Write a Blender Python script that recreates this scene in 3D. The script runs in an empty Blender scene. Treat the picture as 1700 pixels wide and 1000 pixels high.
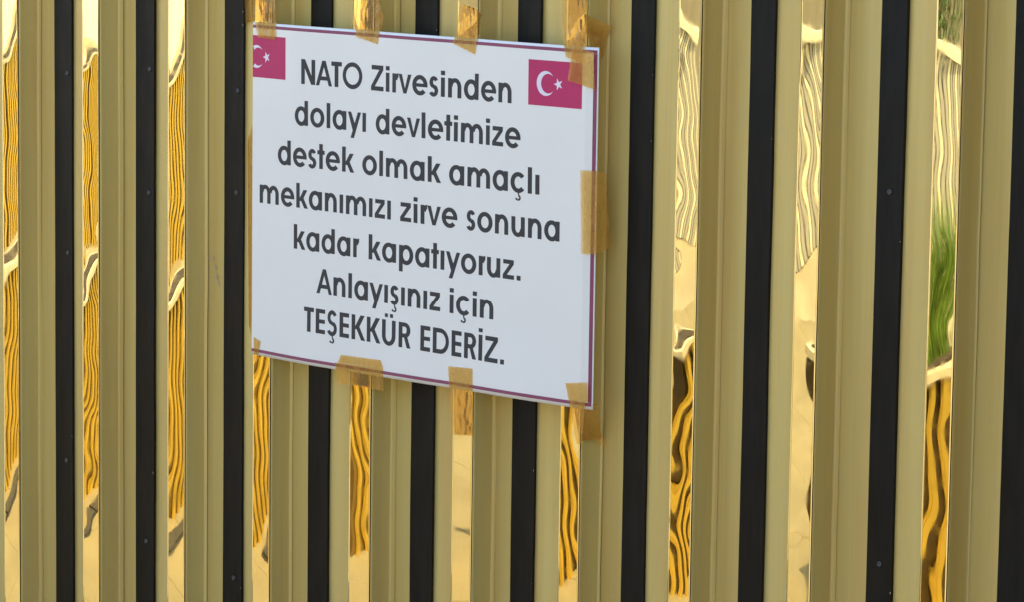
import bpy, bmesh, math, random
from mathutils import Vector, Matrix, noise
random.seed(7)
S = bpy.context.scene
COL = S.collection

# ------------------------------------------------------------------ camera, sky, sun, exposure
cam_d = bpy.data.cameras.new('camera'); cam = bpy.data.objects.new('camera', cam_d); COL.objects.link(cam)
S.camera = cam
F_PX, YAW, PITCH, ROLL = 5869.49, 0.79507188, 0.1328098, 0.01424176
CPOS = Vector((3.582275, -3.444974, 0.292784))
fw = Vector((-math.sin(YAW)*math.cos(PITCH), math.cos(YAW)*math.cos(PITCH), -math.sin(PITCH)))
rt = Vector((math.cos(YAW), math.sin(YAW), 0)); up = rt.cross(fw)
r2 = rt*math.cos(ROLL)+up*math.sin(ROLL); u2 = -rt*math.sin(ROLL)+up*math.cos(ROLL)
cam.matrix_world = Matrix(((r2.x,u2.x,-fw.x,CPOS.x),(r2.y,u2.y,-fw.y,CPOS.y),(r2.z,u2.z,-fw.z,CPOS.z),(0,0,0,1)))
cam_d.sensor_width = 36; cam_d.lens = F_PX/1700*36; cam_d.clip_start = .05; cam_d.clip_end = 500

SUN_EL, SUN_AZ = math.radians(64), math.radians(20)      # sun behind the fence (+Y), a little to the right
w = bpy.data.worlds.new('World'); S.world = w; w.use_nodes = True
nt = w.node_tree; bg = nt.nodes['Background']; sky = nt.nodes.new('ShaderNodeTexSky')
sky.sky_type = 'NISHITA'; sky.sun_disc = False; sky.sun_elevation = SUN_EL; sky.sun_rotation = SUN_AZ
sky.air_density = 1.0; sky.dust_density = 2.0
nt.links.new(sky.outputs[0], bg.inputs[0]); bg.inputs[1].default_value = 0.15
sd = bpy.data.lights.new('sun', 'SUN'); so = bpy.data.objects.new('sun', sd); COL.objects.link(so)
sd.energy = 1.9; sd.angle = math.radians(.53); sd.color = (1, .95, .87)
sdir = Vector((math.sin(SUN_AZ)*math.cos(SUN_EL), math.cos(SUN_AZ)*math.cos(SUN_EL), math.sin(SUN_EL)))
so.rotation_euler = (-sdir).to_track_quat('-Z', 'Y').to_euler()
S.view_settings.view_transform = 'Standard'; S.view_settings.look = 'None'; S.view_settings.gamma = 1
S.view_settings.use_curve_mapping = False
S.view_settings.exposure = 1.72

GROUND = -1.45; TOP = 0.75                                # fence foot and top, metres from the sign's top edge

# ------------------------------------------------------------------ helpers
def tag(o, label=None, cat=None, group=None, kind=None):
    for k, v in (('label', label), ('category', cat), ('group', group), ('kind', kind)):
        if v: o[k] = v
    return o
def empty(name, loc=(0,0,0), **k):
    o = bpy.data.objects.new(name, None); COL.objects.link(o); o.location = loc; o.empty_display_size = .1
    return tag(o, **k)
def link(name, me, mat, parent=None, smooth=False, loc=None):
    for m in (mat if isinstance(mat, (list, tuple)) else [mat]): me.materials.append(m)
    if smooth: me.polygons.foreach_set('use_smooth', [True]*len(me.polygons))
    o = bpy.data.objects.new(name, me); COL.objects.link(o)
    if parent is not None:
        o.parent = parent
    if loc is not None: o.location = loc
    return o
def mesh(name, V, F):
    me = bpy.data.meshes.new(name); me.from_pydata([tuple(v) for v in V], [], F); me.update(); return me
def bm_mesh(name, bm):
    bmesh.ops.recalc_face_normals(bm, faces=bm.faces)
    me = bpy.data.meshes.new(name); bm.to_mesh(me); bm.free(); return me
def box(V, F, x0, x1, y0, y1, z0, z1):
    n = len(V)
    V += [(x0,y0,z0),(x1,y0,z0),(x1,y1,z0),(x0,y1,z0),(x0,y0,z1),(x1,y0,z1),(x1,y1,z1),(x0,y1,z1)]
    F += [tuple(n+i for i in f) for f in ((0,3,2,1),(4,5,6,7),(0,1,5,4),(1,2,6,5),(2,3,7,6),(3,0,4,7))]
def extrude_profile(name, prof, z0, z1, nz, wob=None, closed=True, caps=True):
    """vertical extrusion of an XY outline (counter-clockwise seen from above); wob(x, y, z, i) -> displaced (x, y)"""
    V, F = [], []; n = len(prof)
    for k in range(nz+1):
        z = z0+(z1-z0)*k/nz
        for i, (x, y) in enumerate(prof):
            if wob: x, y = wob(x, y, z, i)
            V.append((x, y, z))
    m = n if closed else n-1
    for k in range(nz):
        for i in range(m):
            j = (i+1) % n; F.append((k*n+i, k*n+j, (k+1)*n+j, (k+1)*n+i))
    if closed and caps:
        F.append(tuple(range(n))[::-1]); F.append(tuple(nz*n+i for i in range(n)))
    return mesh(name, V, F)

# ------------------------------------------------------------------ materials
def new_mat(name):
    m = bpy.data.materials.new(name); m.use_nodes = True
    return m, m.node_tree, m.node_tree.nodes['Principled BSDF']
def nd(t, typ, **k):
    n = t.nodes.new(typ)
    for a, v in k.items(): setattr(n, a, v)
    return n
def coords(t, scale):
    tc = nd(t, 'ShaderNodeNewGeometry'); mp = nd(t, 'ShaderNodeMapping'); mp.inputs['Scale'].default_value = scale
    t.links.new(tc.outputs['Position'], mp.inputs['Vector']); return mp.outputs[0]
def noise_n(t, scale, sc=1, det=3, rough=.5):
    n = nd(t, 'ShaderNodeTexNoise'); n.inputs['Scale'].default_value = sc; n.inputs['Detail'].default_value = det
    n.inputs['Roughness'].default_value = rough
    t.links.new(coords(t, scale), n.inputs['Vector']); return n.outputs['Fac']
def ramp(t, fac, stops):
    r = nd(t, 'ShaderNodeValToRGB'); e = r.color_ramp.elements
    while len(e) < len(stops): e.new(.5)
    for el, (p, c) in zip(e, stops): el.position = p; el.color = (*c, 1)
    t.links.new(fac, r.inputs[0]); return r.outputs[0]
def maprange(t, fac, a, b, c, d):
    r = nd(t, 'ShaderNodeMapRange'); t.links.new(fac, r.inputs[0])
    for i, v in zip((1,2,3,4), (a,b,c,d)): r.inputs[i].default_value = v
    return r.outputs[0]
def bump(t, b, fac, dist, strength=1):
    n = nd(t, 'ShaderNodeBump'); n.inputs['Distance'].default_value = dist; n.inputs['Strength'].default_value = strength
    t.links.new(fac, n.inputs['Height']); t.links.new(n.outputs[0], b.inputs['Normal'])

def mat_brass():
    m, t, b = new_mat('brass_paint')
    a = noise_n(t, (16, 16, .7), 2.2, 3)                      # long vertical drift of tone, soft reflections painted into the colour
    c = noise_n(t, (220, 220, 2.2), 1, 2)                 # brushed streaks
    mx = nd(t, 'ShaderNodeMath', operation='MULTIPLY_ADD'); t.links.new(c, mx.inputs[0]); mx.inputs[1].default_value = .35; t.links.new(a, mx.inputs[2])
    t.links.new(ramp(t, mx.outputs[0], [(.50, (.615, .435, .135)), (.68, (.645, .482, .152)), (.86, (.66, .515, .175))]), b.inputs['Base Color'])
    b.inputs['Metallic'].default_value = .2
    # settled dust and faint water marks, paler and matt
    base = b.inputs['Base Color'].links[0].from_socket; du = nd(t, 'ShaderNodeMixRGB'); du.inputs[2].default_value = (.50, .44, .27, 1)
    t.links.new(maprange(t, noise_n(t, (40, 40, 6), 3, 8, .7), .50, .78, 0, .38), du.inputs[0]); t.links.new(base, du.inputs[1]); t.links.new(du.outputs[0], b.inputs['Base Color'])
    t.links.new(maprange(t, noise_n(t, (6, 6, 6), 6, 4), .3, .7, .30, .42), b.inputs['Roughness'])
    bump(t, b, noise_n(t, (1, 1, 1), 900, 2), .00006)
    return m
def mat_black():
    m, t, b = new_mat('black_anodised')
    t.links.new(ramp(t, noise_n(t, (30, 30, 4), 4, 5), [(.3, (.0035, .0032, .0026)), (.7, (.0095, .0086, .0074))]), b.inputs['Base Color'])
    t.links.new(maprange(t, noise_n(t, (8, 8, 3), 5, 4), .3, .7, .34, .5), b.inputs['Roughness'])
    b.inputs['Specular IOR Level'].default_value = .20
    bump(t, b, noise_n(t, (1, 1, 1), 1200, 2), .00005)
    return m
def mat_mirror():
    m, t, b = new_mat('gold_mirror')
    b.inputs['Metallic'].default_value = 1
    t.links.new(ramp(t, noise_n(t, (60, 60, 12), 3, 4), [(.3, (.95, .77, .34)), (.75, (.97, .81, .41))]), b.inputs['Base Color'])
    t.links.new(maprange(t, noise_n(t, (1, 1, 1), 55, 4), .42, .75, .010, .050), b.inputs['Roughness'])
    pass
    return m
def mat_plain(name, col, rough=.6, metal=0, var=.12, sc=8, bumpd=0, bsc=300, spec=.5):
    m, t, b = new_mat(name)
    lo = tuple(c*(1-var) for c in col); hi = tuple(min(1, c*(1+var)) for c in col)
    t.links.new(ramp(t, noise_n(t, (1, 1, 1), sc, 5), [(.3, lo), (.7, hi)]), b.inputs['Base Color'])
    b.inputs['Roughness'].default_value = rough; b.inputs['Metallic'].default_value = metal
    b.inputs['Specular IOR Level'].default_value = spec
    if bumpd: bump(t, b, noise_n(t, (1, 1, 1), bsc, 4), bumpd)
    return m
def mat_paper():
    m, t, b = new_mat('poster_paper')
    t.links.new(ramp(t, noise_n(t, (1, 1, 1), 9, 3), [(.3, (.825, .79, .72)), (.7, (.85, .81, .735))]), b.inputs['Base Color'])
    b.inputs['Roughness'].default_value = .20; b.inputs['Specular IOR Level'].default_value = .35
    return m
def mat_tape():
    m, t, b = new_mat('brown_packing_tape')
    out = t.nodes['Material Output']
    tr = nd(t, 'ShaderNodeBsdfTransparent'); tr.inputs[0].default_value = (1.0, .86, .52, 1)
    b.inputs['Base Color'].default_value = (1.0, .53, .12, 1); b.inputs['Roughness'].default_value = .28
    tl = nd(t, 'ShaderNodeBsdfTranslucent'); tl.inputs[0].default_value = (1.0, .55, .14, 1)
    mb = nd(t, 'ShaderNodeMixShader'); mb.inputs[0].default_value = .28
    t.links.new(b.outputs[0], mb.inputs[1]); t.links.new(tl.outputs[0], mb.inputs[2])
    f = maprange(t, noise_n(t, (1, 1, .35), 70, 4), .35, .72, .27, .45)
    mx = nd(t, 'ShaderNodeMixShader'); t.links.new(f, mx.inputs[0])
    t.links.new(tr.outputs[0], mx.inputs[1]); t.links.new(mb.outputs[0], mx.inputs[2])
    gl = nd(t, 'ShaderNodeBsdfGlossy'); gl.inputs['Roughness'].default_value = .12
    fr = nd(t, 'ShaderNodeFresnel'); fr.inputs[0].default_value = 1.38
    m2 = nd(t, 'ShaderNodeMixShader'); t.links.new(fr.outputs[0], m2.inputs[0]); t.links.new(mx.outputs[0], m2.inputs[1]); t.links.new(gl.outputs[0], m2.inputs[2])
    t.links.new(m2.outputs[0], out.inputs['Surface'])
    bn = nd(t, 'ShaderNodeBump'); bn.inputs['Distance'].default_value = .0007
    t.links.new(noise_n(t, (1, 1, .5), 90, 3), bn.inputs['Height'])
    t.links.new(bn.outputs[0], gl.inputs['Normal']); t.links.new(bn.outputs[0], b.inputs['Normal'])
    return m
BRASS, BLACK, MIRROR, PAPER, TAPE = mat_brass(), mat_black(), mat_mirror(), mat_paper(), mat_tape()
INK = mat_plain('dark_grey_ink', (.050, .048, .048), .5, 0, .06, 30, spec=.2)
RED = mat_plain('magenta_red_ink', (.50, .033, .120), .45, 0, .06, 6, spec=.25)
WINE = mat_plain('wine_red_ink', (.25, .050, .105), .45, 0, .08, 20)
WHITE = mat_plain('unprinted_paper', (.80, .72, .78), .45, 0, .03, 20)
EDGE = mat_plain('dark_sheet_edge', (.06, .035, .012), .5, .3)
STEEL = mat_plain('blackened_screw_steel', (.085, .085, .085), .35, .7)
SCUFF = mat_plain('pale_scuff', (.50, .44, .32), .7)

# ------------------------------------------------------------------ the ground
PAVE = mat_plain('pale_concrete_paving', (.25, .205, .115), .8, 0, .16, 2.2, .002, 60)
V, F = [], []; box(V, F, -60, 60, -60, 30, GROUND-.3, GROUND)
link('ground', mesh('ground', V, F), mat_plain('sandy_ground', (.33, .28, .19), .9, 0, .15, .8, .004, 20)); tag(bpy.data.objects['ground'], kind='structure')
pav = empty('pavement', kind='structure')
rnd = random.Random(3)
tile = None
for i in range(14):
    for j in range(10):
        if tile is None:
            bm = bmesh.new(); bmesh.ops.create_cube(bm, size=1)
            for v in bm.verts: v.co = (v.co.x*.594, v.co.y*.594, v.co.z*.05)
            bmesh.ops.bevel(bm, geom=bm.edges[:], offset=.004, segments=1, affect='EDGES')
            tile = link('paving_slab', bm_mesh('paving_slab', bm), PAVE, pav); o = tile
        else:
            o = tile.copy(); COL.objects.link(o); o.parent = pav
        o.location = (-7.1+.6*i, -.35-.6*j, GROUND-.004+rnd.uniform(-.0015, .0015)); o.rotation_euler = (rnd.uniform(-.002, .002), rnd.uniform(-.002, .002), 0)

# ------------------------------------------------------------------ the striped fence
fence = empty('striped_fence', (0, 0, GROUND), label='tall gold and black striped metal fence with narrow wavy gold mirror strips', cat='fence')
def fp(name, me, mat, smooth=False, parent=None):         # a part of the fence; meshes are in world coordinates
    p = parent or fence
    o = link(name, me, mat, p, smooth)
    if parent is None: o.location = (0, 0, -GROUND)
    return o
D = .0417                                                  # how far the back sheet lies behind the mirrors
PER = .2157
MR = [-1.083, -0.8697, -0.6533, -0.4493, -0.2218, -0.0057, 0.2096, 0.4213, 0.633, 0.8581]
ML = [-0.9138, -0.6971, -0.4913, -0.2701, -0.0477, 0.1694, 0.3785, 0.5916, 0.8134]
BL = [-1.0388, -0.8275, -0.6089, -0.4083, -0.1792, 0.0328, 0.2522, 0.47, 0.6916, 0.9042]
BR = [-0.9929, -0.7814, -0.564, -0.3625, -0.132, 0.0785, 0.2955, 0.5123, 0.734]
bars = [(-1.127, -1.083)]+[(ML[i], MR[i+1]) for i in range(9)]
blk = [(BL[i]+.004, (BR+[.9475])[i]+.004) for i in range(10)]
for k in range(1, 8):                                      # the fence runs on beyond the picture
    bars.append((bars[9][0]+PER*k, bars[9][1]+PER*k)); blk.append((blk[9][0]+PER*k, blk[9][1]+PER*k))
lb, lk = [], []
for k in range(9, 0, -1):
    lb.append((bars[0][0]-PER*k, bars[0][1]-PER*k)); lk.append((blk[0][0]-PER*k, blk[0][1]-PER*k))
bars = lb+bars; blk = lk+blk; OFF = 9                      # bars[OFF] is the first one in view
Z0, Z1 = GROUND, TOP
def rough_edge(sd, amp):
    return lambda x, z: amp*(noise.noise((x*3+sd, z*5, sd))+.5*noise.noise((x*7, z*23, sd+4)))
# per-strip mirror shape: k = crosswise curvature (1/m), a = turn of the strip (rad), wa = waviness along it, tz = lean (rad)
MP = {}
def mp(i): return MP.get(i, (rnd2.uniform(.7, 1.5)*rnd2.choice((-1, 1)), rnd2.uniform(-.02, .02), 1.0, 0))
rnd2 = random.Random(11)
MP.update({0: (1.35, .004, 1.0, 0), 1: (1.3, .0, 1.5, 0), 2: (1.4, -.004, 1.2, 0), 3: (1.0, .006, 1.1, 0), 4: (.7, .015, 1.1, 0),
           5: (.3, -.014, .5, 0), 6: (.7, .0, 1.1, 0), 7: (1.15, .0, 1.5, 0), 8: (.95, .006, 1.7, 0), 9: (.85, .0, .8, 0)})

def mirror_mesh(x0, x1, i):
    k, a, wa, tz = mp(i)
    nx, nz = 18, 420; V, F = [], []
    ph = [random.Random(100+i).uniform(0, 6.28) for _ in range(12)]
    zs = 1+.25*math.sin(i*2.1)
    def h(u, z):                                           # height of the thin sheet out of the plane, metres
        z *= zs
        turn = a+wa*(.0070*math.sin(7.5*z+ph[0])+.0050*math.sin(17*z+ph[1])+.0034*math.sin(41*z+ph[2])+.0010*math.sin(97*z+ph[3]))
        kk = k*(1+.22*math.sin(5.1*z+ph[4])+.12*wa*math.sin(13.5*z+ph[5]))
        cub = 2.5*wa*math.sin(9*z+ph[6])
        n = .00006*wa*noise.noise((u*26+i*5, z*5.5, i*1.7))+.000012*wa*noise.noise((u*70, z*16, i+.4))
        return turn*u+.5*kk*u*u+cub*u**3+n
    w = x1-x0; m = (x0+x1)/2
    for r in range(nz+1):
        z = Z0+.01+(Z1-Z0-.02)*r/nz
        for c in range(nx+1):
            u = (c/nx-.5)*(w-.002)
            V.append((m+u, -.0004-h(u, z)+h(0, 0)*0+tz*(z+.3)*0, z))
    N = nx+1
    for r in range(nz):
        for c in range(nx):
            F.append((r*N+c, r*N+c+1, (r+1)*N+c+1, (r+1)*N+c))
    nf = len(F)
    # rim: a 1.2 mm thick dark edge down both sides
    for c, s in ((0, 0), (nx, 1)):
        b0 = len(V)
        for r in range(nz+1):
            x, y, z = V[r*N+c]; V.append((x, .0012, z))
        for r in range(nz):
            f = (r*N+c, (r+1)*N+c, b0+r+1, b0+r); F.append(f if s == 0 else f[::-1])
    me = mesh('mirror_strip', V, F)
    return me, nf
for i, (x0, x1) in enumerate(bars):
    n = i-OFF; rb = .0035
    prof = [(x0, D-.001)]
    for a in range(5): prof.append((x0+rb-rb*math.cos(a*math.pi/8), .0016+rb-rb*math.sin(a*math.pi/8)))
    for a in range(5): prof.append((x1-rb+rb*math.sin(a*math.pi/8), .0016+rb-rb*math.cos(a*math.pi/8)))
    # the right side steps into a small flange before it meets the back sheet
    fl = .0052+.0034*math.sin(n*1.9)
    prof += [(x1, D-.0055), (x1+.0012, D-.0034), (x1+.0028, D-.0024), (x1+fl*.7+.001, D-.0019), (x1+fl+.001, D-.0014), (x1+fl+.001, D-.001)]
    re = rough_edge(n*3.3, .0007)
    def wob(x, y, z, k, x1=x1, re=re): return (x+re(.2, z)*(1 if k > 5 else .4)*(.8 if k < 11 else 1.6), y+.0004*noise.noise((x*9, z*3, 2.2)))
    me = extrude_profile('brass_bar', prof, Z0, Z1, 60, wob)
    bar = fp('brass_bar', me, BRASS)
    for p in me.polygons: p.use_smooth = len(p.vertices) == 4
    md = bar.modifiers.new('edges', 'EDGE_SPLIT'); md.split_angle = math.radians(40)
    me, nf = mirror_mesh(x0, x1, n)
    ms = link('mirror_strip', me, [MIRROR, EDGE], bar)
    idx = [0]*nf+[1]*(len(me.polygons)-nf); me.polygons.foreach_set('material_index', idx)
    me.polygons.foreach_set('use_smooth', [k < nf for k in range(len(me.polygons))])
for i in range(len(bars)-1):
    xa, xb = bars[i][1]-.006, bars[i+1][0]+.006
    # back sheet between two bars: a long tray with slight oil-canning
    nx, nz = 10, 90; V, Fc = [], []
    for r in range(nz+1):
        z = Z0+(Z1-Z0)*r/nz
        for c in range(nx+1):
            x = xa+(xb-xa)*c/nx
            V.append((x, D+.0022*noise.noise((x*11, z*1.6, 7.7))+.0004*noise.noise((x*60, z*4, 1)), z))
    N = nx+1
    for r in range(nz):
        for c in range(nx): Fc.append((r*N+c, r*N+c+1, (r+1)*N+c+1, (r+1)*N+c))
    b0 = len(V); V += [(x, y+.006, z) for x, y, z in V]
    Fc += [tuple(b0+k for k in f[::-1]) for f in Fc[:nx*nz]]
    fp('back_panel', mesh('back_panel', V, Fc), BRASS, True)
SCREWS = {0: [(-1.0041,-.1084),(-1.0038,-.4006),(-1.0085,-.7455)], 1: [(-.7911,-.0892),(-.7932,-.2846),(-.7997,-.8479)],
          2: [(-.576,-.11),(-.5787,-.2668),(-.5817,-.8724)], 8: [(.7136,-.1586),(.7141,-.6428)]}
def screw_mesh():
    bm = bmesh.new(); n = 16; rings = [(.0040, 0), (.0040, -.0006), (.0030, -.0016), (.0019, -.0019), (.0015, -.0008), (.0001, -.0006)]
    R = [[bm.verts.new((r*math.cos(2*math.pi*k/n), y, r*math.sin(2*math.pi*k/n))) for k in range(n)] for r, y in rings]
    for a, b in zip(R, R[1:]):
        for k in range(n): bm.faces.new((a[k], a[(k+1)%n], b[(k+1)%n], b[k]))
    return bm_mesh('screw', bm)
SM = screw_mesh(); SM.materials.append(STEEL); SM.polygons.foreach_set('use_smooth', [True]*len(SM.polygons))
TH = .0045
for i, (x0, x1) in enumerate(blk):
    n = i-OFF; y0, y1, bv = D-TH-.001, D-.0012, .0006
    prof = [(x0, y1), (x0, y0+bv), (x0+bv, y0), (x1-bv, y0), (x1, y0+bv), (x1, y1)]
    re = rough_edge(n*7.1+2, .0009); rl = rough_edge(n*2.7+8, .0005)
    me = extrude_profile('black_strip', prof, Z0, Z1, 90, lambda x, y, z, k: (x+(rl(.1, z) if k < 3 else re(.3, z)), y+(-.0006*noise.noise((x*5, z*4, 3)) if 0 < k < 5 else 0)))
    bs = fp('black_strip', me, BLACK)
    for p in me.polygons: p.use_smooth = False
    sc = SCREWS.get(n) or ([((x0+x1)/2, -.12), ((x0+x1)/2, -.9)] if n < 0 or n > 9 else [])
    for (sx, sz) in sc:
        s = bpy.data.objects.new('screw', SM); COL.objects.link(s); s.parent = bs
        s.location = (sx+.004, y0-.0002, sz); s.rotation_euler = (0, random.uniform(0, 3), 0)
# top rail and foot rail that hold the sheets
for nm, za, zb in (('top_rail', TOP, TOP+.05), ('foot_rail', GROUND+.0, GROUND+.04)):
    V, Fc = [], []; ya, yb = (-.006, D+.05) if nm == 'top_rail' else (D+.012, D+.05)
    box(V, Fc, bars[0][0], bars[-1][1], ya, yb, za, zb); fp(nm, mesh(nm, V, Fc), BRASS)
V, Fc = [], []; box(V, Fc, bars[0][0], bars[-1][1], D+.0125, D+.045, GROUND+.041, TOP-.001)
fp('core_board', mesh('core_board', V, Fc), EDGE)
# pale scuffs and flecks in the paint
def blob(name, pts, mat, y):
    """small thin ragged flakes; pts = (x, z, half width, half height, lean)"""
    V, Fc = [], []
    for (x, z, a, b, ln) in pts:
        n0 = len(V); n = 9
        for k in range(n):
            t = 2*math.pi*k/n; r = random.uniform(.6, 1.2)
            px, pz = a*r*math.cos(t), b*r*math.sin(t); V.append((x+px+ln*pz, y, z+pz))
        V.append((x, y-.00025, z)); c = len(V)-1
        Fc += [(n0+k, n0+(k+1)%n, c) for k in range(n)]
    o = fp(name, mesh(name, V, Fc), mat); o['kind'] = 'stuff'; return o
blob('paint_scuff', [(-.6345+.004*k, -.375-.013*k+.004*math.sin(k*3), .0026, .004, -.3) for k in range(4)], SCUFF, D-.0036)
blob('paint_scuff', [(-.735+.002*math.sin(k*2), -.515-.011*k, .0016, .007, -.15) for k in range(5)], SCUFF, D-.0028)
rr3 = random.Random(5); pts = []
for (x0, x1) in blk[OFF:OFF+10]:
    for k in range(4): pts.append((x1-.0006 if rr3.random() < .6 else x0+.0008, rr3.uniform(-.95, .05), rr3.uniform(.0003, .0007), rr3.uniform(.0005, .0018), 0))
blob('paint_fleck', pts, SCUFF, D-TH-.0016)


# ------------------------------------------------------------------ the notice
W0, W1 = -.4905, .2092                                     # where the sheet meets the outer corners of the two bars
PHI = math.radians(47); LW = .0555                         # left end, folded back round the bar
PHR = math.radians(12); RW = .0215                         # right end, bent slightly back
YS = -.0026
def sheet(x, z, lift=0.0):
    """bends the flat poster: x along the paper, z up -> world point, lift metres off the paper"""
    belly = -.0026*math.sin(math.pi*min(1, max(0, (x-W0)/(W1-W0)))*3.02)**2*(.5+.5*math.cos(z*9))
    belly -= .0022*math.exp(-((z+.5)/.05)**2)*math.exp(-((x-.08)/.09)**2)
    rr = .004
    if x < W0:
        s = W0-x; e = min(1, s/rr)
        return Vector((W0-s*math.cos(PHI*e)-lift*math.sin(PHI), YS+s*math.sin(PHI*e)*(.5+.5*e)-lift*math.cos(PHI), z))
    if x > W1:
        s = x-W1; e = min(1, s/rr)
        return Vector((W1+s*math.cos(PHR*e), YS+s*math.sin(PHR*e)*(.5+.5*e)-lift, z))
    return Vector((x, YS+belly-lift, z))
PB = lambda x: -.5035-.003*math.exp(-((x+.36)/.2)**2)+.0032*max(0, (x+.1)/.3)     # bottom edge, cut a little by hand
PT = lambda x: .0002
PL, PR = W0-LW, W1+RW
notice = empty('notice_sign', (0, 0, 0), label='white paper notice with wine red border, two flags and dark grey lettering', cat='notice')
def paper_grid():
    xs = [PL+(W0-PL)*k/8 for k in range(8)]+[W0-.001, W0, W0+.001]+[W0+(W1-W0)*k/80 for k in range(1, 80)]+[W1-.0005, W1, W1+.001, W1+.002, W1+.004]+[W1+.004+(PR-W1-.004)*k/6 for k in range(1, 7)]
    nz = 50; V, Fc = [], []
    for x in xs:
        for k in range(nz+1):
            t = k/nz; V.append(sheet(x, PB(x)+(PT(x)-PB(x))*t))
    n = nz+1
    for i in range(len(xs)-1):
        for k in range(nz): Fc.append((i*n+k, (i+1)*n+k, (i+1)*n+k+1, i*n+k+1))
    b = len(V); V += [Vector((v.x, v.y+.0004, v.z)) for v in V]; m = len(Fc)
    Fc += [tuple(b+k for k in f[::-1]) for f in Fc[:m]]
    for i in range(len(xs)-1):
        Fc.append((i*n, b+i*n, b+(i+1)*n, (i+1)*n)); Fc.append((i*n+nz, (i+1)*n+nz, b+(i+1)*n+nz, b+i*n+nz))
    L = (len(xs)-1)*n
    for k in range(nz): Fc.append((L+k, b+L+k, b+L+k+1, L+k+1))
    return mesh('paper_sheet', V, Fc)
link('paper_sheet', paper_grid(), PAPER, notice, True)
class Print:
    """flat print: polygons in paper coordinates, each stroke a few microns above the last"""
    def __init__(s, base=.00012, step=.000006): s.V, s.F, s.l, s.st = [], [], base, step
    def poly(s, pts):
        n = len(s.V); s.V += [sheet(x, z, s.l) for x, z in pts]; s.F.append(tuple(range(n, n+len(pts))))
    def strip(s, A, B):                                    # ribbon between two point lists
        for k in range(len(A)-1): s.poly([A[k], B[k], B[k+1], A[k+1]])
    def up(s): s.l += s.st
    def done(s, name, mat, parent=None):
        o = link(name, mesh(name, s.V, s.F), mat, parent or notice)
        bm = bmesh.new(); bm.from_mesh(o.data); bmesh.ops.remove_doubles(bm, verts=bm.verts, dist=1e-7)
        for f in bm.faces:
            f.normal_update()
            if f.normal.y > 0: f.normal_flip()
        bm.to_mesh(o.data); bm.free(); return o
def line_pts(f, x0, x1, n): return [f(x0+(x1-x0)*k/n) for k in range(n+1)]
# border: a wine red rule just inside the edge
def rule(name, A, B):
    p = Print(.00010); p.strip(A, B); p.done(name, WINE)
i0, i1 = .0044, .0092
nseg = 90
xs = [PL+.006+(PR-.0024-PL-.006)*k/nseg for k in range(nseg+1)]
xs = sorted(set(xs+[W0, W0-.001, W1, W1+.001, W1+.002, W1+.004]))
rule('border_rule', [(x, PT(x)-i1*.92) for x in xs], [(x, PT(x)-i0*.86) for x in xs])
rule('border_rule', [(x, PB(x)+i0) for x in xs], [(x, PB(x)+i1) for x in xs])
zs_ = [PB(PR)+i1+.0001+(-i1*.92-.0002-PB(PR)-i1)*k/30 for k in range(31)]
rule('border_rule', [(PR-.0022-.0062, z) for z in zs_], [(PR-.0022, z) for z in zs_])
rule('border_rule', [(PL+.010, z) for z in zs_], [(PL+.006, z) for z in zs_])
# flags
def flag(x0, z1, wd=.1022, h=.0630):
    f = Print(.00010); n = 24
    xx = sorted(set([x0+wd*k/n for k in range(n+1)]+([W0, W0-.001] if x0 < W0 < x0+wd else [])))
    f.strip([(x, z1-h) for x in xx], [(x, z1) for x in xx]); fo = f.done('flag_print', RED)
    cx, cz, R = x0+.0335, z1-h*.505, .0172                  # crescent
    c2, R2 = cx+.0047, .0136
    p = Print(.00022)
    # the horns lie where the two circles meet
    d = c2-cx; a = (d*d+R*R-R2*R2)/(2*d); hh = math.sqrt(max(1e-9, R*R-a*a))
    t1 = math.atan2(hh, a); t2 = math.atan2(hh, a-d)
    A = [(cx+R*math.cos(t1+(2*math.pi-2*t1)*k/40), cz+R*math.sin(t1+(2*math.pi-2*t1)*k/40)) for k in range(41)]
    B = [(c2+R2*math.cos(t2+(2*math.pi-2*t2)*k/40), cz+R2*math.sin(t2+(2*math.pi-2*t2)*k/40)) for k in range(41)]
    p.strip(A, B); p.done('crescent', WHITE, fo)
    p = Print(.00022); sx, sr = cx+.0238, .0088
    pts = [(sx+(sr if k % 2 == 0 else sr*.39)*math.cos(math.pi+k*math.pi/5), cz+(sr if k % 2 == 0 else sr*.39)*math.sin(math.pi+k*math.pi/5)) for k in range(10)]
    for k in range(10): p.poly([(sx, cz), pts[k], pts[(k+1) % 10]])
    p.done('star', WHITE, fo)
flag(-.5162, -.0192); flag(.1013, -.0222)

# ---- lettering: a geometric sans drawn from strokes; 1 = cap height
XH, ST = .745, .220
def arc(cx, cy, rx, ry, a0, a1, w=ST, n=22, wy=None):
    wy = wy or w; A, B = [], []
    for k in range(n+1):
        t = math.radians(a0+(a1-a0)*k/n); c, s = math.cos(t), math.sin(t)
        A.append((cx+rx*c, cy+ry*s)); B.append((cx+(rx-w)*c, cy+(ry-wy)*s))
    return ('s', A, B)
def rect(x0, y0, x1, y1): return ('p', [(x0, y0), (x1, y0), (x1, y1), (x0, y1)])
def diag(xb, yb, xt, yt, w): return ('p', [(xb, yb), (xb+w, yb), (xt+w, yt), (xt, yt)])
def P(*p): return ('p', list(p))
WY = .17
def cedilla(cx): return [rect(cx-.035, -.10, cx+.04, .02), arc(cx+.0, -.205, .125, .115, 100, -110, .085, 14, .078), P((cx-.17, -.275), (cx-.06, -.32), (cx-.03, -.245), (cx-.14, -.20))]
def arch(x0, x1, w=ST):                                    # an n-shaped shoulder landing on x1
    r = (x1-x0)/2; c = (x0+x1)/2
    return [arc(c, XH-r*1.02+.015, r, r*1.02, 0, 172, w, 18, WY), rect(x1-w, 0, x1, XH-r*1.02+.016)]
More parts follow.
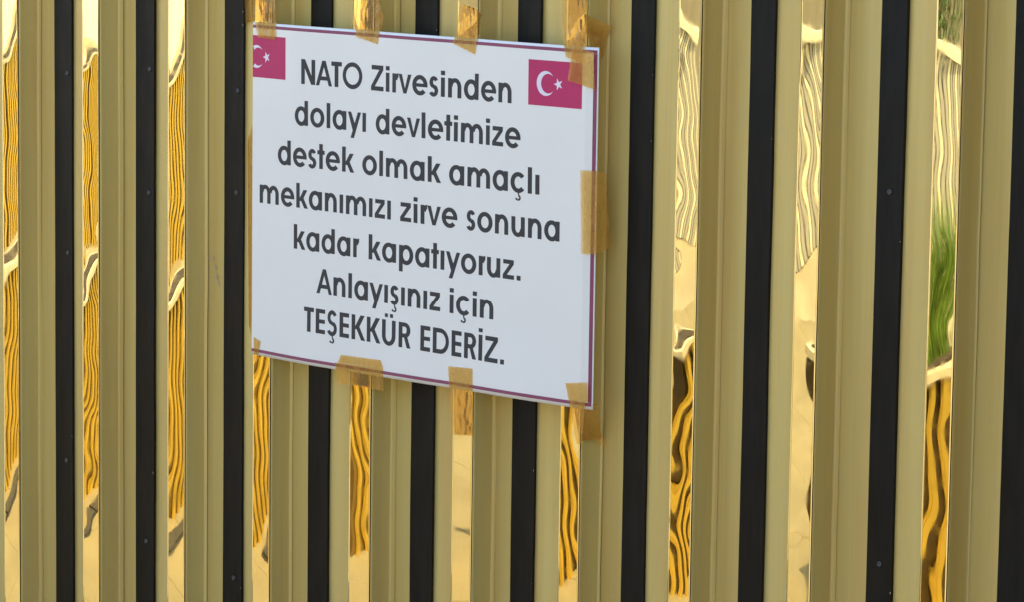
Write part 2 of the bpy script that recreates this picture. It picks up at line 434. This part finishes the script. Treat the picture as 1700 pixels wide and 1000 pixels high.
def G_a(): return .83, [arc(.41, XH/2, .41, XH/2+.025, 0, 360, ST, 40, WY), rect(.83-ST, 0, .83, XH)]
def G_s(W=.53, h=XH, w=ST*.92, wy=.155):
    c = W/2; r = (h+.05-wy)/4; # two bowls joined at the waist
    rt_ = r+wy/2; top = h+.025-rt_; bot = -.025+rt_
    rw = c
    return W, [arc(c+.01, top, rw*.92, rt_, 25, 250, w, 20, wy), arc(c-.01, bot, rw*.98, rt_, -155, 68, w, 20, wy),
               P((c-.10, h/2-.02), (c+.02, h/2-.115), (c+.13, h/2+.00), (c-.01, h/2+.10))]
def G_c(): return .80, [arc(.42, XH/2, .42, XH/2+.025, 42, 318, ST, 36, WY)]
def G_e():
    return .86, [arc(.43, XH/2, .43, XH/2+.025, -8, 318, ST, 40, WY), rect(.10, XH/2-.065, .845, XH/2+.07)]
def glyph(ch):
    w = ST
    if ch == 'o': return .86, [arc(.43, XH/2, .43, XH/2+.025, 0, 360, w, 44, WY)], .05, .05
    if ch == 'a': g = G_a(); return g[0], g[1], .05, .085
    if ch == 'd': g = G_a(); return .83, g[1][:1]+[rect(.83-w, 0, .83, 1)], .05, .085
    if ch == 'p': return .83, [arc(.42, XH/2, .41, XH/2+.025, 0, 360, w, 40, WY), rect(0, -.30, w, XH)], .085, .05
    if ch == 'e': g = G_e(); return g[0], g[1], .05, .04
    if ch == 'c': g = G_c(); return g[0], g[1], .05, .02
    if ch == 'ç': g = G_c(); return g[0], g[1]+cedilla(.43), .05, .03
    if ch == 's': g = G_s(); return g[0], g[1], .03, .045
    if ch == 'ş': g = G_s(); return g[0], g[1]+cedilla(.28), .03, .045
    if ch in 'lı': return w, [rect(0, 0, w, 1 if ch == 'l' else XH)], .085, .085
    if ch == 'i': return w, [rect(0, 0, w, XH), rect(-.005, .835, w+.005, 1.005)], .085, .085
    if ch == 't': return .44, [rect(.22-w/2, 0, .22+w/2, 1), rect(0, XH-.165, .44, XH)], .01, .01
    if ch == 'r': return .40, [rect(0, 0, w, XH), arc(.36, XH-.29, .29, .305, 88, 168, w, 12, WY)], .085, -.03
    if ch == 'n': return .74, [rect(0, 0, w, XH)]+arch(.03, .74), .085, .085
    if ch == 'm': return 1.24, [rect(0, 0, w, XH)]+arch(.03, .71)+arch(.56, 1.24), .085, .085
    if ch == 'u':
        r = .355
        return .74, [arc(.355, r-.03, r, r*1.0, 180, 352, w, 18, WY), rect(0, r-.03, w, XH), rect(.74-w, 0, .74, XH)], .085, .085
    if ch == 'k': return .74, [rect(0, 0, w, 1), diag(.13, .28, .46, XH, .24), P((.22, .42), (.50, 0), (.74, 0), (.36, .56))], .085, .0
    if ch == 'v': return .75, [P((0, XH), (.285, 0), (.465, 0), (.375, .20), (.20, XH)), P((.375, .20), (.465, 0), (.75, XH), (.55, XH))], 0, 0
    if ch == 'y': return .80, [P((0, XH), (.20, XH), (.46, .22), (.37, -.02), (.30, .0)), P((.60, XH), (.80, XH), (.38, -.29), (.17, -.29))], .0, .0
    if ch == 'z': return .62, [rect(.02, XH-.165, .60, XH), rect(0, 0, .62, .165), P((0, .165), (.225, .165), (.60, XH-.165), (.365, XH-.165))], .05, .05
    if ch == '.': return w, [rect(0, 0, w, .185)], .09, .05
    # capitals
    if ch == 'N': return .84, [rect(0, 0, w, 1), rect(.84-w, 0, .84, 1), P((0, 1), (.235, 1), (.84, 0), (.60, 0))], .09, .04
    if ch == 'A': return .95, [diag(0, 0, .375, 1, .195), P((.755, 0), (.95, 0), (.575, 1), (.38, 1)), rect(.20, .215, .74, .375)], 0, 0
    if ch == 'T': return .61, [rect(0, 1-.175, .61, 1), rect(.305-w/2, 0, .305+w/2, 1-.17)], -.05, .02
    if ch == 'O': return 1.16, [arc(.58, .5, .58, .53, 0, 360, .195, 56, .175)], .03, .05
    if ch == 'Z': return .76, [rect(.03, 1-.175, .74, 1), rect(0, 0, .76, .175), P((0, .175), (.235, .175), (.74, 1-.175), (.495, 1-.175))], .04, .05
    if ch == 'E': return .57, [rect(0, 0, w, 1), rect(0, 0, .57, .17), rect(0, .42, .56, .58), rect(0, .83, .57, 1)], .09, .06
    if ch == 'Ş': g = G_s(.62, 1, .18, .17); return g[0], g[1]+cedilla(.33), .05, .05
    if ch == 'K': return .82, [rect(0, 0, w, 1), diag(.14, .42, .53, 1, .25), P((.22, .55), (.575, 0), (.82, 0), (.36, .70))], .09, .0
    if ch == 'Ü': return .80, [arc(.40, .38, .40, .405, 180, 360, w, 26, WY), rect(0, .38, w, 1), rect(.80-w, .38, .80, 1), rect(.16, 1.10, .34, 1.25), rect(.46, 1.10, .64, 1.25)], .08, .09
    if ch == 'R': return .70, [rect(0, 0, w, 1), arc(.37, .70, .31, .30, -90, 90, w, 20, .165), rect(0, .835, .375, 1), rect(0, .40, .375, .565), P((.30, .45), (.475, 0), (.70, 0), (.50, .45))], .09, .03
    if ch == 'D': return .93, [rect(0, 0, w, 1), arc(.43, .5, .50, .5, -90, 90, .19, 30, .175), rect(0, .825, .435, 1), rect(0, 0, .435, .175)], .09, .06
    if ch == 'İ': return w, [rect(0, 0, w, 1), rect(-.005, 1.10, w+.005, 1.25)], .09, .09
CAPH = .0370
LINES = [[("NATO",-.3777,-.2448), ("Zirvesinden",-.2254,.0683)], [("dolayı",-.3924,-.2359), ("devletimize",-.2145,.0870)],
 [("destek",-.4319,-.2608), ("olmak",-.2434,-.0748), ("amaçlı",-.0587,.1247)], [("mekanımızı",-.4740,-.1803), ("zirve",-.1603,-.0404), ("sonuna",-.0224,.1648)],
 [("kadar",-.3949,-.2476), ("kapatıyoruz.",-.2280,.0893)], [("Anlayışınız",-.3427,-.0740), ("için",-.0545,.0356)], [("TEŞEKKÜR",-.3703,-.1352), ("EDERİZ.",-.1146,.0597)]]
BASE = [-.0858, -.1475, -.2092, -.2710, -.3332, -.3949, -.4565]
for ln, bz in zip(LINES, BASE):
    for word, xa, xb in ln:
        pr = Print(.00012)
        gs = [glyph(c) for c in word]
        pos, x = [], -gs[0][2]
        for g in gs: x += g[2]; pos.append(x); x += g[0]+g[3]
        sx = (xb-xa)/(pos[-1]+gs[-1][0])
        for g, px in zip(gs, pos):
            pr.l = .00012
            for kd, *dat in g[1]:
                T = lambda p: (xa+(px+p[0])*sx, bz+p[1]*CAPH)
                if kd == 'p': pr.poly([T(p) for p in dat[0]])
                else: pr.strip([T(p) for p in dat[0]], [T(p) for p in dat[1]])
                pr.up()
        pr.done('printed_word', INK)

# ------------------------------------------------------------------ packing tape
TP = {
 'a':[[(-0.4858, -0.0032, 0.0869), (-0.4401, -0.0032, 0.0886), (-0.4366, -0.0032, 0.001), (-0.4852, -0.0032, 0.0023)], [(-0.4852, -0.0032, 0.0023), (-0.4366, -0.0032, 0.001), (-0.4359, -0.0036, -0.0241), (-0.478, -0.0032, -0.0217)], [(-0.5637, 0.04, 0.0833), (-0.4858, -0.0032, 0.0869), (-0.4852, -0.0032, 0.0023), (-0.5603, 0.04, -0.0062)]],
 'b':[[(-0.2537, -0.0032, 0.0954), (-0.2134, -0.0032, 0.0969), (-0.2069, -0.0032, 0.0018), (-0.259, -0.0032, 0.0018)], [(-0.259, -0.0032, 0.0018), (-0.2069, -0.0032, 0.0018), (-0.2105, -0.0032, -0.0184), (-0.2589, -0.0032, -0.0096)], [(-0.2128, -0.0032, 0.0536), (-0.2038, 0.0008, 0.0209), (-0.2063, -0.0002, 0.0017), (-0.2069, -0.0032, 0.0018)], [(-0.259, -0.0072, 0.043), (-0.2531, -0.0032, 0.0501), (-0.259, -0.0032, 0.0018), (-0.2612, -0.0072, 0.0079)]],
 'c':[[(-0.0383, -0.0032, 0.0467), (-0.0038, -0.0032, 0.0398), (-0.0031, -0.0032, 0.0019), (-0.0487, -0.0032, 0.0029)], [(-0.0487, -0.0032, 0.0029), (-0.0031, -0.0032, 0.0019), (-0.0076, -0.0032, -0.022), (-0.0534, -0.0032, -0.0084)], [(-0.0038, -0.0032, 0.0398), (-0.0056, 0.008, 0.0335), (-0.0106, 0.012, 0.0112), (-0.0031, -0.0032, 0.0019)]],
 'd':[[(0.165, -0.0032, 0.1109), (0.2076, -0.0032, 0.1124), (0.2099, -0.0032, 0.0145), (0.1649, -0.0032, 0.0122)], [(0.1649, -0.0032, 0.0122), (0.2099, -0.0032, 0.0145), (0.2027, -0.0032, -0.022), (0.1725, -0.0032, -0.0154)], [(0.1867, -0.0038, -0.0015), (0.2263, -0.0042, -0.0059), (0.2278, -0.0022, -0.0566), (0.1773, -0.0038, -0.0473)], [(0.2092, -0.0032, 0.0439), (0.2227, 0.034, 0.0272), (0.2139, 0.034, 0.0119), (0.2098, -0.0032, 0.0211)], [(0.2098, -0.0032, 0.0211), (0.2139, 0.034, 0.0119), (0.2126, 0.03, -0.0111), (0.2197, 0.01, -0.0215)]],
 'e':[[(0.2048, -0.0042, -0.1686), (0.2331, 0.001, -0.1675), (0.2336, 0.001, -0.2816), (0.2098, -0.0042, -0.2835)], [(0.2331, 0.001, -0.1675), (0.2367, 0.014, -0.1721), (0.2383, 0.022, -0.2736), (0.2336, 0.001, -0.2816)]],
 'f':[[(-0.2864, -0.0032, -0.4827), (-0.199, -0.0032, -0.4805), (-0.1936, -0.0032, -0.4906), (-0.293, -0.0032, -0.4952)], [(-0.2997, -0.0032, -0.496), (-0.1936, -0.0032, -0.4906), (-0.1929, -0.0022, -0.5253), (-0.2926, -0.0032, -0.5258)]],
 'g':[[(-0.0554, -0.0032, -0.4723), (-0.0043, -0.0032, -0.4697), (-0.0034, -0.0032, -0.5173), (-0.0509, -0.0032, -0.5181)], [(-0.0509, -0.0032, -0.5181), (-0.0034, -0.0032, -0.5173), (-0.0025, -0.0032, -0.5668), (-0.0449, -0.0032, -0.5707)]],
 'h':[[(0.1816, -0.0032, -0.4677), (0.2235, -0.0032, -0.4618), (0.2265, -0.0032, -0.4883), (0.1892, -0.0032, -0.493)], [(0.1892, -0.0032, -0.493), (0.2207, -0.0032, -0.4898), (0.2151, -0.0032, -0.5487), (0.2058, -0.0032, -0.5499)], [(0.2149, -0.0032, -0.4897), (0.2291, 0.012, -0.4929), (0.2171, 0.034, -0.5458), (0.2099, 0.002, -0.5457)], [(0.2127, 0.03, -0.5392), (0.217, 0.034, -0.5407), (0.2243, 0.034, -0.5533), (0.2158, 0.032, -0.5542)]],
 'i':[[(-0.4861, -0.0032, -0.4782), (-0.4691, -0.0032, -0.4837), (-0.476, -0.0032, -0.5076), (-0.4858, -0.0032, -0.5171)]],
 'j':[[(-0.554, 0.0405, -0.1844), (-0.5347, 0.036, -0.1533), (-0.5323, 0.036, -0.501), (-0.5493, 0.0405, -0.4706)]],
}
TL = {'a': 'glossy crumpled brown tape over the top left corner of the notice',
 'b': 'brown tape over the top edge of the notice, second from its left end',
 'c': 'brown tape with slanted ends at the middle of the notice top edge',
 'd': 'long layered brown tape wrapping the top right corner of the notice',
 'e': 'upright brown tape on the right edge of the notice, at mid height',
 'f': 'wide short brown tape across the bottom edge of the notice, nearest its left end',
 'g': 'long upright brown tape at the middle of the notice bottom edge',
 'h': 'brown tape over the bottom right corner of the notice with a crumpled tip',
 'i': 'tiny corner of brown tape at the bottom left corner of the notice',
 'j': 'narrow brown tape edge behind the left side of the notice, beside the black strip'}
CR = {'a': .0024, 'b': .0018, 'c': .0012, 'd': .0018, 'e': .0020, 'f': .0008, 'g': .0006, 'h': .0014, 'i': .0002, 'j': .0003}
for key, patches in TP.items():
    V, Fc = [], []; n = 22; r9 = random.Random(key)
    for pi, q in enumerate(patches):
        b0 = len(V); q = [Vector(c) for c in q]
        for a in range(n+1):
            for b in range(n+1):
                s, t = b/n, a/n
                p = q[0]*(1-s)*(1-t)+q[1]*s*(1-t)+q[2]*s*t+q[3]*(1-s)*t
                nn = 1.3*noise.noise((p.x*85+ord(key), p.y*70, p.z*34)); n2 = abs(noise.noise((p.x*150, p.y*60+ord(key), p.z*60+3)))
                p.y -= CR[key]*(.5*abs(nn)+.5*(1-n2))*(1 if p.y < .02 else .5)
                p.x += .0004*noise.noise((p.z*160, key == 'a', pi)); p.z += .0004*noise.noise((p.x*180, 4, pi))
                if p.y < .001 and PL < p.x < W1+.002 and PB(p.x) < p.z < .001:   # lies on the paper
                    p.y = min(p.y, sheet(p.x, p.z).y-.0005)
                V.append(p)
        N = n+1
        for a in range(n):
            for b in range(n): Fc.append((b0+a*N+b, b0+(a+1)*N+b, b0+(a+1)*N+b+1, b0+a*N+b+1))
    me = mesh('packing_tape', V, Fc)
    bm = bmesh.new(); bm.from_mesh(me); bmesh.ops.remove_doubles(bm, verts=bm.verts, dist=2e-5)
    for f in bm.faces:                                     # outer face of the tape towards the path
        f.normal_update()
        if f.normal.dot(Vector((.7, -.7, .1))) < 0: f.normal_flip()
    bm.to_mesh(me); bm.free()
    o = link('packing_tape', me, TAPE, None, True)
    tag(o, TL[key], 'tape', 'pieces of brown packing tape holding the notice')

# ------------------------------------------------------------------ across the path: what the mirrors see
GOLDP = mat_plain('sunlit_gold_paint', (.72, .50, .085), .24, .6, .12, 5)
DARKP = mat_plain('dark_brown_paint', (.17, .10, .02), .5, 0, .1, 8)
SOIL = mat_plain('potting_soil', (.05, .035, .022), .95, 0, .4, 30)
RIM = mat_plain('cream_stone_rim', (.60, .52, .38), .7, 0, .1, 12)
def planter(x0, x1, y, dep, h, label, seed, pitch=.115, gap=None):
    p = empty('striped_planter', ((x0+x1)/2, y, GROUND), label=label, cat='planter', group='striped planters across the path from the fence')
    cx = (x0+x1)/2
    def L(V): return [(a-cx, b-y, c) for a, b, c in V]
    V, Fc = [], []; box(V, Fc, x0+.01, x1-.01, y-dep+.02, y-.02, 0, h-.03); link('planter_box', mesh('planter_box', L(V), Fc), gap or DARKP, p)
    V, Fc = [], []; box(V, Fc, x0-.01, x1+.01, y-dep, y+.017, h-.02, h); link('rim', mesh('rim', L(V), Fc), RIM, p)
    V, Fc = [], []; box(V, Fc, x0+.03, x1-.03, y-dep+.05, y-.03, h, h+.006); link('soil', mesh('soil', L(V), Fc), SOIL, p)
    sl = None; n = int((x1-x0)/pitch)
    for k in range(n):
        V, Fc = [], []
        if sl is None:
            bm = bmesh.new(); bmesh.ops.create_cube(bm, size=1)
            for v in bm.verts: v.co = (v.co.x*pitch*.56, v.co.y*.03, v.co.z*(h-.028))
            bmesh.ops.bevel(bm, geom=[e for e in bm.edges if abs(e.verts[0].co.z-e.verts[1].co.z) > .1], offset=.013, segments=3, affect='EDGES')
            sl = link('slat', bm_mesh('slat', bm), GOLDP, p); o = sl
        else: o = sl.copy(); COL.objects.link(o); o.parent = p
        o.location = (x0+pitch*(k+.5)-cx, -.005, (h-.028)/2+.004)
    return p
GAP = mat_plain('near_black_brown_paint', (.06, .036, .010), .5, 0, .1, 8)
planter(-6.0, -2.5, -2.05, .22, .60, 'long gold slatted planter across the path, farthest left of the near row', 1)
planter(-2.27, -1.64, -2.32, .22, .60, 'short gold slatted planter across the path, middle of the near row', 2, .105, GAP)
planter(-1.36, -.40, -2.5, .30, .60, 'gold slatted planter with tall green grass, right end of the near row', 3, .115, GAP)
planter(-11.5, -8.06, -5.4, .4, .78, 'gold slatted planter at the far side of the court, in front of the white wall', 4, .20, GAP)
planter(-8.0, -6.15, -5.4, .4, .78, 'gold slatted planter at the far side of the court, beside the grey slat fence', 5, .20, GAP)
LEAF = mat_plain('grass_blade_green', (.16, .27, .04), .5, 0, .45, 25)
LEAF2 = mat_plain('shrub_leaf_green', (.05, .10, .02), .5, 0, .4, 14)
BARK = mat_plain('shrub_bark', (.09, .06, .04), .9, 0, .3, 40)
def tuft(x, y, z, h, seed, label):
    r = random.Random(seed); V, Fc = [], []
    for k in range(420):
        a = r.uniform(0, 6.28); rr = r.uniform(0, .085); bx, by = rr*math.cos(a), rr*math.sin(a)
        L = h*r.uniform(.55, 1.1); ln = r.uniform(.03, .30); wd = r.uniform(.002, .004)
        dx, dy = math.cos(a+r.uniform(-.5, .5)), math.sin(a+r.uniform(-.5, .5)); n0 = len(V)
        for s in range(5):
            t = s/4; off = ln*L*t*t; hz = L*t*(1-.25*ln*t); ww = wd*(1-t*.85)
            V += [(bx+dx*off-dy*ww, by+dy*off+dx*ww, hz), (bx+dx*off+dy*ww, by+dy*off-dx*ww, hz)]
        for s in range(4): Fc.append((n0+2*s, n0+2*s+1, n0+2*s+3, n0+2*s+2))
    o = link('ornamental_grass', mesh('ornamental_grass', V, Fc), LEAF, None, True, (x, y, z))
    tag(o, label, 'grass plant', 'grass plants in the near planter')
for k, (x, lb) in enumerate(((-1.27, 'leftmost'), (-1.11, 'second from left'), (-.95, 'third from left'), (-.79, 'third from right'), (-.63, 'second from right'), (-.49, 'rightmost'))):
    tuft(x, -2.65, GROUND+.605, .36, 20+k, lb+' tuft of tall bright green grass in the planter at the right end')
def shrub(x, y, h, seed, label):
    r = random.Random(seed); root = empty('leafy_shrub', (x, y, GROUND), label=label, cat='shrub', group='shrubs behind the grey slat fence')
    V, Fc = [], []
    for k in range(5):
        a = k*1.3; n0 = len(V); tx, ty = .3*h*math.cos(a)*.5, .3*h*math.sin(a)*.5
        for s in range(5):
            t = s/4; ww = .02*(1-.7*t)
            for j in range(5): V.append((tx*t+ww*math.cos(j*1.257), ty*t+ww*math.sin(j*1.257), h*.8*t))
        for s in range(4):
            for j in range(5): Fc.append((n0+s*5+j, n0+s*5+(j+1) % 5, n0+(s+1)*5+(j+1) % 5, n0+(s+1)*5+j))
    link('stem', mesh('stem', V, Fc), BARK, root)
    V, Fc = [], []
    for k in range(1800):
        while 1:
            p = Vector((r.uniform(-1, 1), r.uniform(-1, 1), r.uniform(-1, 1)))
            if .3 < p.length < 1+.25*noise.noise(p*2+Vector((seed, 0, 0))): break
        c = Vector((p.x*h*.42, p.y*h*.35, h*.58+p.z*h*.42)); u = Vector((r.gauss(0, 1), r.gauss(0, 1), r.gauss(0, .6))).normalized(); v = u.cross(Vector((r.gauss(0, 1), 1, r.gauss(0, 1)))).normalized()
        n0 = len(V); a, b = .035, .014
        V += [c-u*a, c+v*b, c+u*a, c-v*b]; Fc.append((n0, n0+1, n0+2, n0+3))
    link('crown', mesh('crown', V, Fc), LEAF2, root)
for k in range(5):
    shrub(-6.0+k*.8, -8.7, 1.5+.25*(k % 2), 40+k, ['leftmost', 'second from left', 'middle', 'second from right', 'rightmost'][k]+' leafy green shrub behind the grey slat fence')
# grey slat fence with a pale rail
GREY = mat_plain('warm_grey_slat_paint', (.36, .345, .31), .6, 0, .12, 6); PALE = mat_plain('cream_rail_paint', (.72, .66, .50), .5, 0, .06, 6)
gf = empty('slat_fence', (-4.0, -7.6, GROUND), label='low warm grey slat fence with a cream top rail, far side of the court', cat='fence')
V, Fc = [], []; box(V, Fc, -3.9, 4.2, -.05, -.03, .02, .86); link('backing_board', mesh('backing_board', V, Fc), mat_plain('dark_grey_board', (.14, .12, .09), .8), gf)
V, Fc = [], []; box(V, Fc, -3.92, 4.22, -.06, .05, .87, .92); link('top_rail', mesh('top_rail', V, Fc), PALE, gf)
sl = None
for k in range(65):
    if sl is None:
        V, Fc = [], []; box(V, Fc, -.04, .04, -.028, .012, 0, .85); sl = link('slat', mesh('slat', V, Fc), GREY, gf); o = sl
    else:
        o = sl.copy()
        if k % 3 == 1:
            if k == 1: pale_me = sl.data.copy(); pale_me.materials[0] = PALE
            o.data = pale_me
        COL.objects.link(o); o.parent = gf
    o.location = (-3.84+.123*k, 0, .01)
# white garden wall behind everything
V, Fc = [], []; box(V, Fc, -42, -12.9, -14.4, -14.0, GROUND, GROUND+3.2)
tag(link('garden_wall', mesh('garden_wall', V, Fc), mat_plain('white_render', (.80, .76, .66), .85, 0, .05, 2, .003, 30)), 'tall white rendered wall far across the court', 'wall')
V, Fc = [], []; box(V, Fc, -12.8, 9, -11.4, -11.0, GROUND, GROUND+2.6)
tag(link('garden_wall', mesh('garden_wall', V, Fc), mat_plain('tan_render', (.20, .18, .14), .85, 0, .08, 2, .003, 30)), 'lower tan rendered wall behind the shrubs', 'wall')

kr = None
for k in range(4):
    a = random.Random(60+k)
    if kr is None:
        bm = bmesh.new(); bmesh.ops.create_cube(bm, size=1)
        for v in bm.verts: v.co = (v.co.x*.705, v.co.y*.13, v.co.z*.06)
        bmesh.ops.bevel(bm, geom=bm.edges[:], offset=.01, segments=2, affect='EDGES')
        kerb = empty('kerb', (0, 0, GROUND), kind='structure')
        kr = link('kerb_stone', bm_mesh('kerb_stone', bm), mat_plain('dark_basalt', (.045, .042, .038), .7, 0, .3, 20), kerb); o = kr
    else: o = kr.copy(); COL.objects.link(o); o.parent = kerb
    o.location = (-5.2+.71*k, -1.86+a.uniform(-.004, .004), .005); o.rotation_euler = (0, 0, a.uniform(-.01, .01))

# unseen brown wall, added to keep light off the right sides of the bars
V, Fc = [], []; box(V, Fc, 2.05, 2.2, -1.15, -.01, GROUND, TOP+.6)
tag(link('added_shade_wall', mesh('added_shade_wall', V, Fc), mat_plain('shade_wall_brown', (.12, .08, .035), .85, 0, .1, 3, .002, 40)), 'unseen dark brown wall added to shade the right part of the striped fence', 'wall')
